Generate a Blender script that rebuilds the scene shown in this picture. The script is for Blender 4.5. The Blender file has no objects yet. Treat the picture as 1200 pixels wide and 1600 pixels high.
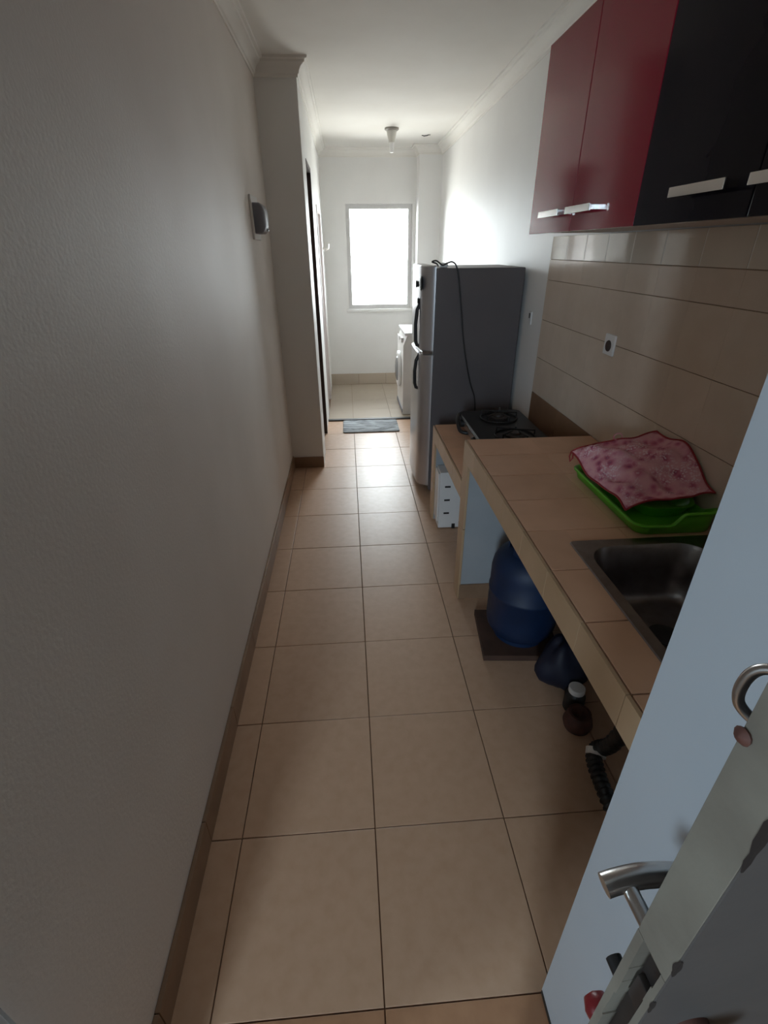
import bpy, bmesh, math, random
from mathutils import Vector, Matrix
random.seed(7)
S = bpy.context.scene
COL = S.collection
CAM_H = 1.553

# ------------------------------------------------------------------ camera
F_PX, PITCH, YAW, ROLL = 754.9, -0.499053, 0.0678225, -0.00860855
def cam_axes():
    f = Vector((math.sin(YAW)*math.cos(PITCH), math.cos(YAW)*math.cos(PITCH), math.sin(PITCH)))
    r = Vector((math.cos(YAW), -math.sin(YAW), 0)); u = r.cross(f)
    return (math.cos(ROLL)*r + math.sin(ROLL)*u, -math.sin(ROLL)*r + math.cos(ROLL)*u, f)
AX_R, AX_U, AX_F = cam_axes()
cam = bpy.data.cameras.new('camera'); cam_o = bpy.data.objects.new('camera', cam); COL.objects.link(cam_o)
cam.sensor_fit = 'VERTICAL'; cam.sensor_height = 36; cam.lens = F_PX/1600*36; cam.clip_start = 0.02
M = Matrix((AX_R, AX_U, -AX_F)).transposed().to_4x4(); M.translation = (0, 0, CAM_H); cam_o.matrix_world = M
S.camera = cam_o

# ------------------------------------------------------------------ world, daylight, exposure
SKY = 9.0
w = bpy.data.worlds.new('overcast_sky'); S.world = w; w.use_nodes = True
nt = w.node_tree; nt.nodes.clear()
tc = nt.nodes.new('ShaderNodeTexCoord'); sp = nt.nodes.new('ShaderNodeSeparateXYZ'); mr = nt.nodes.new('ShaderNodeMapRange')
mx = nt.nodes.new('ShaderNodeMix'); mx.data_type = 'RGBA'; bg = nt.nodes.new('ShaderNodeBackground'); wo = nt.nodes.new('ShaderNodeOutputWorld')
nt.links.new(tc.outputs['Generated'], sp.inputs[0]); nt.links.new(sp.outputs['Z'], mr.inputs['Value'])
mr.inputs['From Min'].default_value = -0.25; mr.inputs['From Max'].default_value = 0.05
nt.links.new(mr.outputs[0], mx.inputs['Factor'])
mx.inputs['A'].default_value = (0.5, 0.49, 0.46, 1); mx.inputs['B'].default_value = (0.90, 0.96, 1.0, 1)
nt.links.new(mx.outputs['Result'], bg.inputs['Color']); bg.inputs['Strength'].default_value = SKY
nt.links.new(bg.outputs[0], wo.inputs[0])
def portal(name, loc, rot, sx, sy):
    l = bpy.data.lights.new(name, 'AREA'); l.shape = 'RECTANGLE'; l.size = sx; l.size_y = sy; l.cycles.is_portal = True
    o = bpy.data.objects.new(name, l); COL.objects.link(o); o.location = loc; o.rotation_euler = rot
portal('daylight_kitchen_window', (0.41, 6.56, 1.45), (math.radians(-90), 0, 0), 0.80, 1.14)      # faces -y
portal('daylight_front_window', (-1.14, -2.47, 1.50), (math.radians(90), 0, 0), 0.56, 1.50)      # faces +y
portal('daylight_side_window', (-2.83, -1.0, 1.55), (0, math.radians(-90), 0), 1.10, 0.5)      # faces +x
S.view_settings.view_transform = 'Standard'; S.view_settings.look = 'None'
S.view_settings.gamma = 1; S.view_settings.use_curve_mapping = False
S.view_settings.exposure = 1.9
S.cycles.max_bounces = 14; S.cycles.diffuse_bounces = 8; S.cycles.glossy_bounces = 5; S.cycles.transparent_max_bounces = 8
S.cycles.caustics_reflective = False; S.cycles.caustics_refractive = False
S.cycles.sample_clamp_indirect = 8

# ------------------------------------------------------------------ materials
MATS = {}
def mat(name, c1, c2=None, rough=0.5, scale=8.0, bump=0.0, bscale=60.0, metal=0.0, coat=0.0, vary=0.0, spec=0.5, detail=4, rvar=0.0, lo=0.35, hi=0.7):
    if name in MATS: return MATS[name]
    m = bpy.data.materials.new(name); m.use_nodes = True; MATS[name] = m
    n = m.node_tree; b = n.nodes['Principled BSDF']; L = n.links.new
    b.inputs['Roughness'].default_value = rough; b.inputs['Metallic'].default_value = metal
    b.inputs['Coat Weight'].default_value = coat; b.inputs['Coat Roughness'].default_value = 0.06
    b.inputs['Specular IOR Level'].default_value = spec
    geo = n.nodes.new('ShaderNodeNewGeometry')
    nz = n.nodes.new('ShaderNodeTexNoise'); nz.inputs['Scale'].default_value = scale; nz.inputs['Detail'].default_value = detail
    L(geo.outputs['Position'], nz.inputs['Vector'])
    rp = n.nodes.new('ShaderNodeMapRange'); rp.inputs['From Min'].default_value = lo; rp.inputs['From Max'].default_value = hi
    L(nz.outputs['Fac'], rp.inputs['Value'])
    mix = n.nodes.new('ShaderNodeMix'); mix.data_type = 'RGBA'
    c2 = c2 or tuple(x*0.93 for x in c1)
    mix.inputs['A'].default_value = (*c1, 1); mix.inputs['B'].default_value = (*c2, 1)
    L(rp.outputs[0], mix.inputs['Factor']); out = mix.outputs['Result']
    if vary:
        oi = n.nodes.new('ShaderNodeObjectInfo'); hs = n.nodes.new('ShaderNodeHueSaturation')
        mv = n.nodes.new('ShaderNodeMapRange'); mv.inputs['To Min'].default_value = 1-vary; mv.inputs['To Max'].default_value = 1+vary
        L(oi.outputs['Random'], mv.inputs['Value']); L(mv.outputs[0], hs.inputs['Value']); L(out, hs.inputs['Color']); out = hs.outputs['Color']
    L(out, b.inputs['Base Color'])
    if rvar:
        rr = n.nodes.new('ShaderNodeMapRange'); rr.inputs['To Min'].default_value = rough; rr.inputs['To Max'].default_value = rough+rvar
        L(nz.outputs['Fac'], rr.inputs['Value']); L(rr.outputs[0], b.inputs['Roughness'])
    if bump:
        bn = n.nodes.new('ShaderNodeTexNoise'); bn.inputs['Scale'].default_value = bscale; bn.inputs['Detail'].default_value = 5
        L(geo.outputs['Position'], bn.inputs['Vector'])
        bp = n.nodes.new('ShaderNodeBump'); bp.inputs['Strength'].default_value = bump; bp.inputs['Distance'].default_value = 0.004
        L(bn.outputs['Fac'], bp.inputs['Height']); L(bp.outputs[0], b.inputs['Normal'])
    return m

m_wall = mat('paint_wall', (0.77, 0.72, 0.68), (0.71, 0.655, 0.61), 0.58, 1.8, 0.14, 110, rvar=0.1)
m_wall_living = mat('paint_cream', (0.50, 0.46, 0.40), (0.46, 0.42, 0.36), 0.7, 2.0)
m_wall2 = mat('paint_white', (0.82, 0.815, 0.80), (0.78, 0.77, 0.755), 0.55, 2.2, 0.12, 40)
m_ceil = mat('paint_ceiling', (0.82, 0.80, 0.76), (0.78, 0.755, 0.71), 0.8, 2.5, 0.05, 30)
m_jamb = mat('paint_jamb_daylit', (0.62, 0.68, 0.74), (0.58, 0.64, 0.70), 0.5, 3.0, 0.05, 30)  # white paint with the cool cast of the daylight put into its colour
m_skirt = mat('skirting_tile', (0.30, 0.185, 0.115), (0.235, 0.145, 0.09), 0.4, 9, 0.05)
m_grout = mat('floor_grout', (0.16, 0.09, 0.05), (0.22, 0.13, 0.08), 0.9, 30)
m_floor = mat('floor_ceramic', (0.60, 0.39, 0.26), (0.555, 0.35, 0.225), 0.34, 26, 0.03, 90, vary=0.04, rvar=0.10, detail=8)
m_floor2 = mat('floor_ceramic_dull', (0.50, 0.43, 0.355), (0.485, 0.415, 0.34), 0.24, 6, vary=0.02)
m_floor3 = mat('floor_terracotta', (0.50, 0.27, 0.15), (0.42, 0.22, 0.12), 0.4, 20, 0.05, 90, vary=0.03)
m_ctile = mat('counter_ceramic', (0.70, 0.42, 0.27), (0.62, 0.36, 0.225), 0.38, 7, 0.05, 80, vary=0.05, rvar=0.15)
m_cfront = mat('counter_edge_ceramic', (0.51, 0.35, 0.215), (0.46, 0.31, 0.18), 0.4, 7, 0.05, 80, vary=0.03)
m_cgrout = mat('counter_grout', (0.07, 0.035, 0.02), (0.04, 0.02, 0.012), 0.9, 30)
m_cpaint = mat('counter_paint', (0.38, 0.40, 0.42), (0.33, 0.35, 0.37), 0.6, 6, 0.1)
m_wtile = mat('wall_ceramic', (0.68, 0.565, 0.46), (0.64, 0.525, 0.42), 0.10, 12, 0.02, 12, vary=0.025, rvar=0.06)
m_wtile_top = mat('wall_ceramic_gloss', (0.70, 0.63, 0.54), (0.66, 0.59, 0.50), 0.06, 10, 0.015, 10, vary=0.02)
m_wtile_brown = mat('wall_ceramic_brown', (0.27, 0.15, 0.085), (0.22, 0.12, 0.07), 0.3, 8, vary=0.03)
m_wgrout = mat('wall_grout', (0.34, 0.24, 0.16), None, 0.9)
m_wgrout_w = mat('wall_grout_white', (0.85, 0.83, 0.78), None, 0.6)
m_alu = mat('window_aluminium', (0.70, 0.69, 0.68), None, 0.45, metal=0.1)
m_brown = mat('door_brown', (0.075, 0.045, 0.038), (0.05, 0.03, 0.025), 0.5, 12)
m_pink = mat('door_pale', (0.72, 0.66, 0.65), None, 0.4)
m_dark = mat('threshold_dark', (0.035, 0.032, 0.03), None, 0.5)
m_red = mat('cabinet_red_gloss', (0.30, 0.010, 0.034), (0.27, 0.010, 0.030), 0.12, 3, spec=0.32)
m_black = mat('cabinet_black_gloss', (0.008, 0.007, 0.014), (0.011, 0.009, 0.016), 0.15, 3, spec=0.12)
m_carc = mat('cabinet_carcass', (0.42, 0.36, 0.31), None, 0.4)
m_chrome = mat('chrome', (0.78, 0.76, 0.74), None, 0.18, metal=1.0)
m_steel = mat('brushed_steel', (0.62, 0.60, 0.58), (0.55, 0.53, 0.52), 0.28, 30, metal=1.0)
m_sink = mat('sink_steel', (0.30, 0.28, 0.28), (0.24, 0.22, 0.22), 0.30, 30, metal=1.0)
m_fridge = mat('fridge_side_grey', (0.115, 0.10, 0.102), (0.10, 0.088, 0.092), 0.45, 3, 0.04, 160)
m_fdoor = mat('fridge_door_silver', (0.50, 0.49, 0.50), None, 0.30, metal=0.75)
m_plastic_b = mat('plastic_black', (0.018, 0.017, 0.018), None, 0.4)
m_plastic_w = mat('plastic_white', (0.80, 0.79, 0.78), None, 0.35)
m_plastic_g = mat('plastic_grey_blue', (0.20, 0.21, 0.25), None, 0.4)
m_wm = mat('washer_enamel', (0.78, 0.76, 0.73), None, 0.3)
m_glassdark = mat('washer_glass', (0.25, 0.25, 0.26), None, 0.1)
m_green = mat('plastic_green', (0.12, 0.46, 0.02), (0.10, 0.41, 0.02), 0.35, 4)
m_gas = mat('cylinder_blue', (0.004, 0.020, 0.068), (0.003, 0.015, 0.05), 0.55, 14, 0.05)
m_board = mat('board_brown', (0.09, 0.045, 0.03), (0.06, 0.03, 0.02), 0.7, 14)
m_brass = mat('brass', (0.45, 0.33, 0.14), None, 0.35, metal=1.0)
m_doorface = mat('door_face_shaded', (0.10, 0.09, 0.085), (0.08, 0.072, 0.068), 0.6, 5, 0.15, 25)  # darkened to carry the shade of a person standing before the door
m_dooredge = mat('door_edge_paint', (0.20, 0.18, 0.145), (0.145, 0.125, 0.10), 0.65, 14, 0.2, 40, detail=7)
m_lock = mat('lock_metal', (0.085, 0.072, 0.068), (0.06, 0.05, 0.047), 0.5, 30, metal=0.6)
m_darkwood = mat('bare_dark_wood', (0.022, 0.014, 0.011), None, 0.9)
m_redplastic = mat('plastic_red', (0.25, 0.02, 0.025), None, 0.35)
m_rust = mat('rust_brown', (0.09, 0.03, 0.02), (0.05, 0.02, 0.015), 0.7, 30)
m_bag = mat('bag_blue', (0.005, 0.007, 0.022), (0.007, 0.010, 0.028), 0.6, 20, 0.4, 20)
m_redtrim = mat('cloth_red_trim', (0.33, 0.025, 0.03), None, 0.8)
m_socket = mat('socket_cream', (0.62, 0.58, 0.50), None, 0.35)
m_lampw = mat('lamp_white', (0.62, 0.60, 0.55), None, 0.4)
m_lampd = mat('lamp_base', (0.32, 0.30, 0.27), None, 0.6)

def glass_mat(name, tint):
    m = bpy.data.materials.new(name); m.use_nodes = True; n = m.node_tree; n.nodes.clear()
    t = n.nodes.new('ShaderNodeBsdfTransparent'); t.inputs[0].default_value = (*tint, 1)
    g = n.nodes.new('ShaderNodeBsdfGlossy'); g.inputs['Roughness'].default_value = 0.03
    fr = n.nodes.new('ShaderNodeFresnel'); fr.inputs[0].default_value = 1.3
    mixs = n.nodes.new('ShaderNodeMixShader'); o = n.nodes.new('ShaderNodeOutputMaterial')
    n.links.new(fr.outputs[0], mixs.inputs[0]); n.links.new(t.outputs[0], mixs.inputs[1]); n.links.new(g.outputs[0], mixs.inputs[2])
    n.links.new(mixs.outputs[0], o.inputs[0]); return m
m_glass = glass_mat('window_glass', (0.95, 0.97, 0.97)); m_glass2 = glass_mat('window_glass_bluish', (0.86, 0.94, 1.0))  # second glass: blue tint added to cool the daylight it lets in

def cloth_mat():
    m = bpy.data.materials.new('cloth_pink_floral'); m.use_nodes = True; n = m.node_tree; L = n.links.new
    b = n.nodes['Principled BSDF']; b.inputs['Roughness'].default_value = 0.9
    g = n.nodes.new('ShaderNodeTexCoord')
    nz = n.nodes.new('ShaderNodeTexNoise'); nz.inputs['Scale'].default_value = 14; nz.inputs['Detail'].default_value = 6
    L(g.outputs['Object'], nz.inputs['Vector'])
    vm = n.nodes.new('ShaderNodeVectorMath'); vm.operation = 'MULTIPLY_ADD'; vm.inputs[1].default_value = (0.05,)*3
    L(nz.outputs['Color'], vm.inputs[0]); L(g.outputs['Object'], vm.inputs[2])
    vo = n.nodes.new('ShaderNodeTexVoronoi'); vo.inputs['Scale'].default_value = 30; L(vm.outputs[0], vo.inputs['Vector'])
    vo2 = n.nodes.new('ShaderNodeTexVoronoi'); vo2.inputs['Scale'].default_value = 130; L(vm.outputs[0], vo2.inputs['Vector'])
    r1 = n.nodes.new('ShaderNodeValToRGB'); L(vo.outputs['Distance'], r1.inputs[0])
    e = r1.color_ramp.elements
    e[0].position = 0.08; e[0].color = (0.36, 0.07, 0.15, 1); e[1].position = 0.75; e[1].color = (0.78, 0.40, 0.44, 1)
    k = e.new(0.28); k.color = (0.58, 0.16, 0.23, 1); k2 = e.new(0.5); k2.color = (0.72, 0.33, 0.39, 1)
    r2 = n.nodes.new('ShaderNodeValToRGB'); L(vo2.outputs['Distance'], r2.inputs[0])
    r2.color_ramp.elements[0].position = 0.25; r2.color_ramp.elements[1].position = 0.55
    r2.color_ramp.elements[0].color = (1, 1, 1, 1); r2.color_ramp.elements[1].color = (0, 0, 0, 1)
    r3 = n.nodes.new('ShaderNodeMapRange'); r3.inputs['From Min'].default_value = 0.45; r3.inputs['From Max'].default_value = 0.62; L(nz.outputs['Fac'], r3.inputs['Value'])
    mu = n.nodes.new('ShaderNodeMath'); mu.operation = 'MULTIPLY'; L(r2.outputs['Color'], mu.inputs[0]); L(r3.outputs[0], mu.inputs[1])
    mix = n.nodes.new('ShaderNodeMix'); mix.data_type = 'RGBA'; L(mu.outputs[0], mix.inputs['Factor']); L(r1.outputs['Color'], mix.inputs['A'])
    mix.inputs['B'].default_value = (0.88, 0.70, 0.74, 1)
    L(mix.outputs['Result'], b.inputs['Base Color']); return m
m_cloth = cloth_mat()
def mat_marble():
    m = bpy.data.materials.new('mat_grey_streaked'); m.use_nodes = True; n = m.node_tree; L = n.links.new
    b = n.nodes['Principled BSDF']; b.inputs['Roughness'].default_value = 0.8
    g = n.nodes.new('ShaderNodeTexCoord'); mp = n.nodes.new('ShaderNodeMapping'); mp.inputs['Scale'].default_value = (2.2, 7, 1); mp.inputs['Rotation'].default_value = (0, 0, 0.35)
    L(g.outputs['Object'], mp.inputs[0]); nz = n.nodes.new('ShaderNodeTexNoise'); nz.inputs['Scale'].default_value = 2.2; nz.inputs['Detail'].default_value = 7; nz.inputs['Distortion'].default_value = 1.5
    L(mp.outputs[0], nz.inputs['Vector']); r = n.nodes.new('ShaderNodeValToRGB'); L(nz.outputs['Fac'], r.inputs[0])
    e = r.color_ramp.elements; e[0].position = 0.38; e[0].color = (0.15, 0.16, 0.17, 1); e[1].position = 0.62; e[1].color = (0.42, 0.45, 0.48, 1)
    L(r.outputs[0], b.inputs['Base Color']); return m
m_mat = mat_marble()

# ------------------------------------------------------------------ mesh helpers
class MB:
    def __init__(s): s.v = []; s.f = []; s.bev = False
    def add(s, vs, fs):
        o = len(s.v); s.v += [tuple(p) for p in vs]; s.f += [tuple(i+o for i in q) for q in fs]; return s
    def box(s, x0, x1, y0, y1, z0, z1, bev=0.0):
        if bev:
            s.bev = True; bm = bmesh.new(); bmesh.ops.create_cube(bm, size=1)
            for q in bm.verts: q.co = Vector(((x0+x1)/2+q.co.x*(x1-x0), (y0+y1)/2+q.co.y*(y1-y0), (z0+z1)/2+q.co.z*(z1-z0)))
            bmesh.ops.bevel(bm, geom=bm.edges[:], offset=bev, segments=2, affect='EDGES', profile=0.5)
            bm.verts.index_update(); s.add([q.co for q in bm.verts], [[q.index for q in f.verts] for f in bm.faces]); bm.free(); return s
        return s.add([(x0,y0,z0),(x1,y0,z0),(x1,y1,z0),(x0,y1,z0),(x0,y0,z1),(x1,y0,z1),(x1,y1,z1),(x0,y1,z1)],
                     [(0,3,2,1),(4,5,6,7),(0,1,5,4),(1,2,6,5),(2,3,7,6),(3,0,4,7)])
    def tube(s, path, r, n=10, caps=True):
        P = [Vector(p) for p in path]; R = r if isinstance(r, (list, tuple)) else [r]*len(P)
        rings = []; up = None
        for i, p in enumerate(P):
            d = (P[min(i+1, len(P)-1)] - P[max(i-1, 0)]).normalized()
            if up is None: up = Vector((0,0,1)) if abs(d.z) < .9 else Vector((1,0,0))
            a = d.cross(up)
            if a.length < 1e-4: a = d.cross(Vector((1,0.1,0)))
            a.normalize(); b = a.cross(d); up = b
            rings.append([p + R[i]*(math.cos(2*math.pi*k/n)*a + math.sin(2*math.pi*k/n)*b) for k in range(n)])
        return s.loft(rings, caps, caps)
    def loft(s, rings, cap0=False, cap1=False):
        n = len(rings[0]); vs = [p for r in rings for p in r]; fs = []
        for i in range(len(rings)-1):
            for k in range(n):
                fs.append((i*n+k, i*n+(k+1) % n, (i+1)*n+(k+1) % n, (i+1)*n+k))
        if cap0: fs.append(tuple(range(n-1, -1, -1)))
        if cap1: fs.append(tuple(range((len(rings)-1)*n, len(rings)*n)))
        return s.add(vs, fs)
    def lathe(s, prof, c, axis='z', n=28):
        rings = []
        for r, t in prof:
            ring = []
            for k in range(n):
                a = 2*math.pi*k/n; ca, sa = r*math.cos(a), r*math.sin(a)
                ring.append({'z': (c[0]+ca, c[1]+sa, c[2]+t), 'x': (c[0]+t, c[1]+ca, c[2]+sa), 'y': (c[0]+sa, c[1]+t, c[2]+ca)}[axis])
            rings.append(ring)
        return s.loft(rings, True, True)
    def grid(s, fn, nu, nv):
        vs = [fn(i/nu, j/nv) for j in range(nv+1) for i in range(nu+1)]
        fs = [(j*(nu+1)+i, j*(nu+1)+i+1, (j+1)*(nu+1)+i+1, (j+1)*(nu+1)+i) for j in range(nv) for i in range(nu)]
        return s.add(vs, fs)
    def build(s, name, m, parent=None, smooth=35, loc=None):
        off = Vector(loc) if loc else Vector((0,0,0))
        if parent is not None: off = ORG.get(parent.name, Vector((0,0,0)))
        me = bpy.data.meshes.new(name); me.from_pydata([tuple(Vector(p)-off) for p in s.v], [], s.f)
        bm = bmesh.new(); bm.from_mesh(me); bmesh.ops.recalc_face_normals(bm, faces=bm.faces[:]); bm.to_mesh(me); bm.free()
        me.materials.append(m)
        if smooth:
            for p in me.polygons: p.use_smooth = True
            me.set_sharp_from_angle(angle=math.radians(smooth))
        o = bpy.data.objects.new(name, me); COL.objects.link(o)
        if s.bev and smooth: wn = o.modifiers.new('weighted_normals', 'WEIGHTED_NORMAL'); wn.keep_sharp = True; wn.weight = 100
        if parent is not None: o.parent = parent; ORG[o.name] = off
        else: o.location = off; ORG[o.name] = off
        return o
ORG = {}
def tag(o, label=None, cat=None, group=None, kind=None):
    if label: o['label'] = label
    if cat: o['category'] = cat
    if group: o['group'] = group
    if kind: o['kind'] = kind
    return o
def thing(name, label, cat, loc, rz=0.0, group=None):
    o = bpy.data.objects.new(name, None); COL.objects.link(o); o.location = loc; o.rotation_euler = (0,0,rz); o.empty_display_size = 0.1
    ORG[o.name] = Vector((0,0,0)) if rz else Vector(loc)
    return tag(o, label, cat, group)
def struct(name, mb, m, label, parent=None):
    return tag(mb.build(name, m, parent), label, None, None, 'structure')
TILES = {}
def tile(name, x0, x1, y0, y1, z0, z1, m, parent, bev=0.0012):
    key = (name, round(x1-x0, 4), round(y1-y0, 4), round(z1-z0, 4), m.name)
    c = Vector(((x0+x1)/2, (y0+y1)/2, (z0+z1)/2))
    if key not in TILES:
        t = MB(); hx, hy, hz = (x1-x0)/2, (y1-y0)/2, (z1-z0)/2; t.box(-hx, hx, -hy, hy, -hz, hz, bev)
        me = bpy.data.meshes.new(name); me.from_pydata(t.v, [], t.f)
        bm = bmesh.new(); bm.from_mesh(me); bmesh.ops.recalc_face_normals(bm, faces=bm.faces[:]); bm.to_mesh(me); bm.free()
        me.materials.append(m); TILES[key] = me
    o = bpy.data.objects.new(name, TILES[key]); COL.objects.link(o); o.parent = parent
    o.location = c - ORG.get(parent.name, Vector((0,0,0))); return o
def rrect(x0, x1, y0, y1, r, z, n=6):
    out = []
    for cx, cy, a0 in ((x1-r, y1-r, 0), (x0+r, y1-r, 90), (x0+r, y0+r, 180), (x1-r, y0+r, 270)):
        for k in range(n+1):
            a = math.radians(a0+90*k/n); out.append(Vector((cx+r*math.cos(a), cy+r*math.sin(a), z)))
    return out
def cut(rect, hole):
    x0, x1, y0, y1 = rect; a0, a1, b0, b1 = hole
    if a0 >= x1 or a1 <= x0 or b0 >= y1 or b1 <= y0: return [rect]
    out = []
    if x0 < a0: out.append((x0, a0, y0, y1))
    if x1 > a1: out.append((a1, x1, y0, y1))
    xa, xb = max(x0, a0), min(x1, a1)
    if y0 < b0: out.append((xa, xb, y0, b0))
    if y1 > b1: out.append((xa, xb, b1, y1))
    return [q for q in out if q[1]-q[0] > .006 and q[3]-q[2] > .006]

# ------------------------------------------------------------------ room shell
LX, RX, PX, PY = -0.48, 1.075, -0.235, 3.655        # left wall, right wall, pier face x, pier front y
BY, CZ = 6.40, 2.50                                  # back wall, ceiling
WY0, WY1 = 0.275, 0.436                              # doorway wall
# floors
fl = struct('floor', MB().box(LX-.1, RX+.1, .434, 4.84, -.12, -.006), m_grout, 'beige ceramic tiled kitchen floor with dark grout')
xs = [LX, -.3787, .0213, .4213, .8213, RX]; ys = [.434+.4*i for i in range(12)] + [4.84]
g = .0016
for i in range(len(xs)-1):
    for j in range(len(ys)-1):
        if ys[j+1]-ys[j] < .03: continue
        dz = random.uniform(-.0004, .0004)
        tile('floor_tile', xs[i]+g, xs[i+1]-g, ys[j]+g, ys[j+1]-g, -.010+dz, dz, m_floor, fl)
fl2 = struct('floor', MB().box(PX-.1, RX+.1, 4.84, BY+.1, -.12, -.016), m_grout, 'dull beige tiled laundry floor behind the dark threshold')
ys2 = [4.86+.4*i for i in range(4)] + [BY]
for i in range(1, len(xs)-1):
    for j in range(len(ys2)-1):
        x0 = max(xs[i], PX)
        tile('floor_tile', x0+.0008, xs[i+1]-.0008, ys2[j]+.0008, ys2[j+1]-.0008, -.020, -.010, m_floor2, fl2)
fl3 = struct('floor', MB().box(-2.9, 2.6, -2.6, .434, -.12, -.006), m_grout, 'reddish tiled floor outside the kitchen doorway')
for i in range(6):
    for j in range(4):
        x0 = -.7787+.4*i; y1 = .434-.4*j
        tile('floor_tile', x0+g, x0+.4-g, y1-.4+g, y1-g, -.010, 0, m_floor3, fl3)
struct('trim_1', MB().box(PX, RX, 4.825, 4.868, -.02, .014, .003), m_dark, 'dark threshold strip across the floor before the laundry area')
# ceiling
ce = struct('ceiling', MB().box(-2.9, 2.6, -2.6, BY+.2, CZ, CZ+.1), m_ceil, 'white painted ceiling')
# walls
wl = struct('wall_left', MB().box(-.63, LX, WY0, PY, -.02, CZ), m_wall, 'long off-white painted left wall, scuffed')
pier = MB()
DA0, DA1, DAZ = 3.985, 4.50, 2.09; DB0, DB1, DBZ = 5.06, 5.72, 1.90
pier.box(-.63, PX, PY, DA0, -.02, CZ); pier.box(-.63, PX, DA1, DB0, -.02, CZ); pier.box(-.63, PX, DB1, BY+.15, -.02, CZ)
pier.box(-.63, PX, DA0, DA1, DAZ, CZ); pier.box(-.63, PX, DB0, DB1, DBZ, CZ); pier.box(-.63, -.40, DA0, DA1, -.02, DAZ); pier.box(-.63, -.30, DB0, DB1, -.02, DBZ)
struct('wall_left_pier', pier, m_wall2, 'white wall pier projecting on the left with the side doors')
wr = struct('wall_right', MB().box(RX, RX+.15, WY0, BY+.15, -.02, CZ), m_wall2, 'white right wall, tiled above the counter')
WX0, WX1, WZ0, WZ1 = .03, .79, .905, 1.995
wb = MB(); wb.box(PX-.1, WX0, BY, BY+.15, -.02, CZ); wb.box(WX1, RX+.15, BY, BY+.15, -.02, CZ); wb.box(WX0, WX1, BY, BY+.15, -.02, WZ0); wb.box(WX0, WX1, BY, BY+.15, WZ1, CZ)
struct('wall_back', wb, m_wall2, 'white back wall around the bright window')
struct('wall_corner_column', MB().box(.826, RX, 6.2, BY, -.02, CZ), m_wall2, 'white corner column right of the window')
wf = MB(); wf.box(.394, 2.6, WY0, WY1, 0.012, CZ); wf.box(-.63, .394, WY0, WY1, 2.15, CZ)
struct('wall_front', wf, m_jamb, 'white doorway wall end beside the sink, blue daylight cast in its paint')
struct('baseboard_front', MB().box(.3925, .41, WY0, WY1-.002, -.004, .014), m_dark, 'dark strip at the foot of the white doorway wall')
struct('trim_2', MB().box(-.63, -.447, .165, .2535, 0, 2.2, .003), m_jamb, 'white door frame post at the lower left corner')
# room behind the camera, lit by its own window
struct('wall_living_left', MB().box(-2.9, -2.8, -2.6, -1.25, 0, CZ).box(-2.9, -2.8, -.75, WY0, 0, CZ).box(-2.9, -2.8, -1.25, -.75, 0, 1.0).box(-2.9, -2.8, -1.25, -.75, 2.1, CZ), m_wall_living, 'side wall of the room outside the kitchen')
struct('wall_living_right', MB().box(2.5, 2.6, -2.6, WY0, 0, CZ), m_wall_living, 'side wall of the room outside the kitchen, right')
struct('wall_living_front', MB().box(-2.9, -.63, WY0, WY1, 0, CZ), m_wall_living, 'wall left of the kitchen doorway')
VX0, VX1, VZ0, VZ1 = -1.42, -.86, .75, 2.25
wq = MB(); wq.box(-2.9, VX0, -2.6, -2.45, 0, CZ); wq.box(VX1, 2.6, -2.6, -2.45, 0, CZ); wq.box(VX0, VX1, -2.6, -2.45, 0, VZ0); wq.box(VX0, VX1, -2.6, -2.45, VZ1, CZ)
struct('wall_living_rear', wq, m_wall_living, 'rear wall of the room outside the kitchen')
def window(name, x0, x1, z0, z1, y, gm, label, fw=.045):
    f = MB(); f.box(x0, x0+fw, y, y+.05, z0, z1); f.box(x1-fw, x1, y, y+.05, z0, z1); f.box(x0+fw, x1-fw, y, y+.05, z0, z0+fw); f.box(x0+fw, x1-fw, y, y+.05, z1-fw, z1)
    o = struct(name, f, m_alu, label)
    MB().box(x0+fw-.004, x1-fw+.004, y+.022, y+.027, z0+fw-.004, z1-fw+.004).build('pane', gm, o)
    return o
w1 = window('window_1', WX0, WX1, WZ0, WZ1, BY+.05, m_glass, 'bright overexposed window in grey aluminium frame on back wall')
MB().box(WX0-.03, WX1+.03, BY-.025, BY+.05, WZ0-.03, WZ0-.001, .004).build('window_sill', m_wall2, w1)
window('window_2', VX0, VX1, VZ0, VZ1, -2.55, m_glass2, 'narrow window of the room outside the kitchen')
f4 = MB().box(-2.87, -2.82, -1.25, -1.21, 1.0, 2.1).box(-2.87, -2.82, -.79, -.75, 1.0, 2.1).box(-2.87, -2.82, -1.21, -.79, 1.0, 1.04).box(-2.87, -2.82, -1.21, -.79, 2.06, 2.1)
w4 = struct('window_3', f4, m_alu, 'side window of the room outside the kitchen')
MB().box(-2.848, -2.843, -1.215, -.785, 1.04, 2.06).build('pane', m_glass2, w4)
# cornice: cove profile swept along a wall line
def cornice(name, p0, p1, nrm, label, ext0=0.0, ext1=0.0):
    prof = [(0, CZ-.082), (.007, CZ-.082), (.009, CZ-.070), (.016, CZ-.066), (.020, CZ-.052), (.030, CZ-.037), (.046, CZ-.027), (.052, CZ-.024), (.055, CZ-.014), (.068, CZ-.011), (.070, CZ-.002), (.070, CZ), (0, CZ)]
    p0 = Vector((*p0, 0)); p1 = Vector((*p1, 0)); n = Vector((*nrm, 0)); d = (p1-p0).normalized()
    m = MB(); ra = [p0 + n*a + d*(-ext0*a) + Vector((0,0,z)) for a, z in prof]; rb = [p1 + n*a + d*(ext1*a) + Vector((0,0,z)) for a, z in prof]
    m.loft([ra, rb], True, True); return struct(name, m, m_ceil, label)
cornice('trim_3', (LX, WY1), (LX, PY), (1, 0), 'plaster cornice along the left wall', 0, -1)
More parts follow.
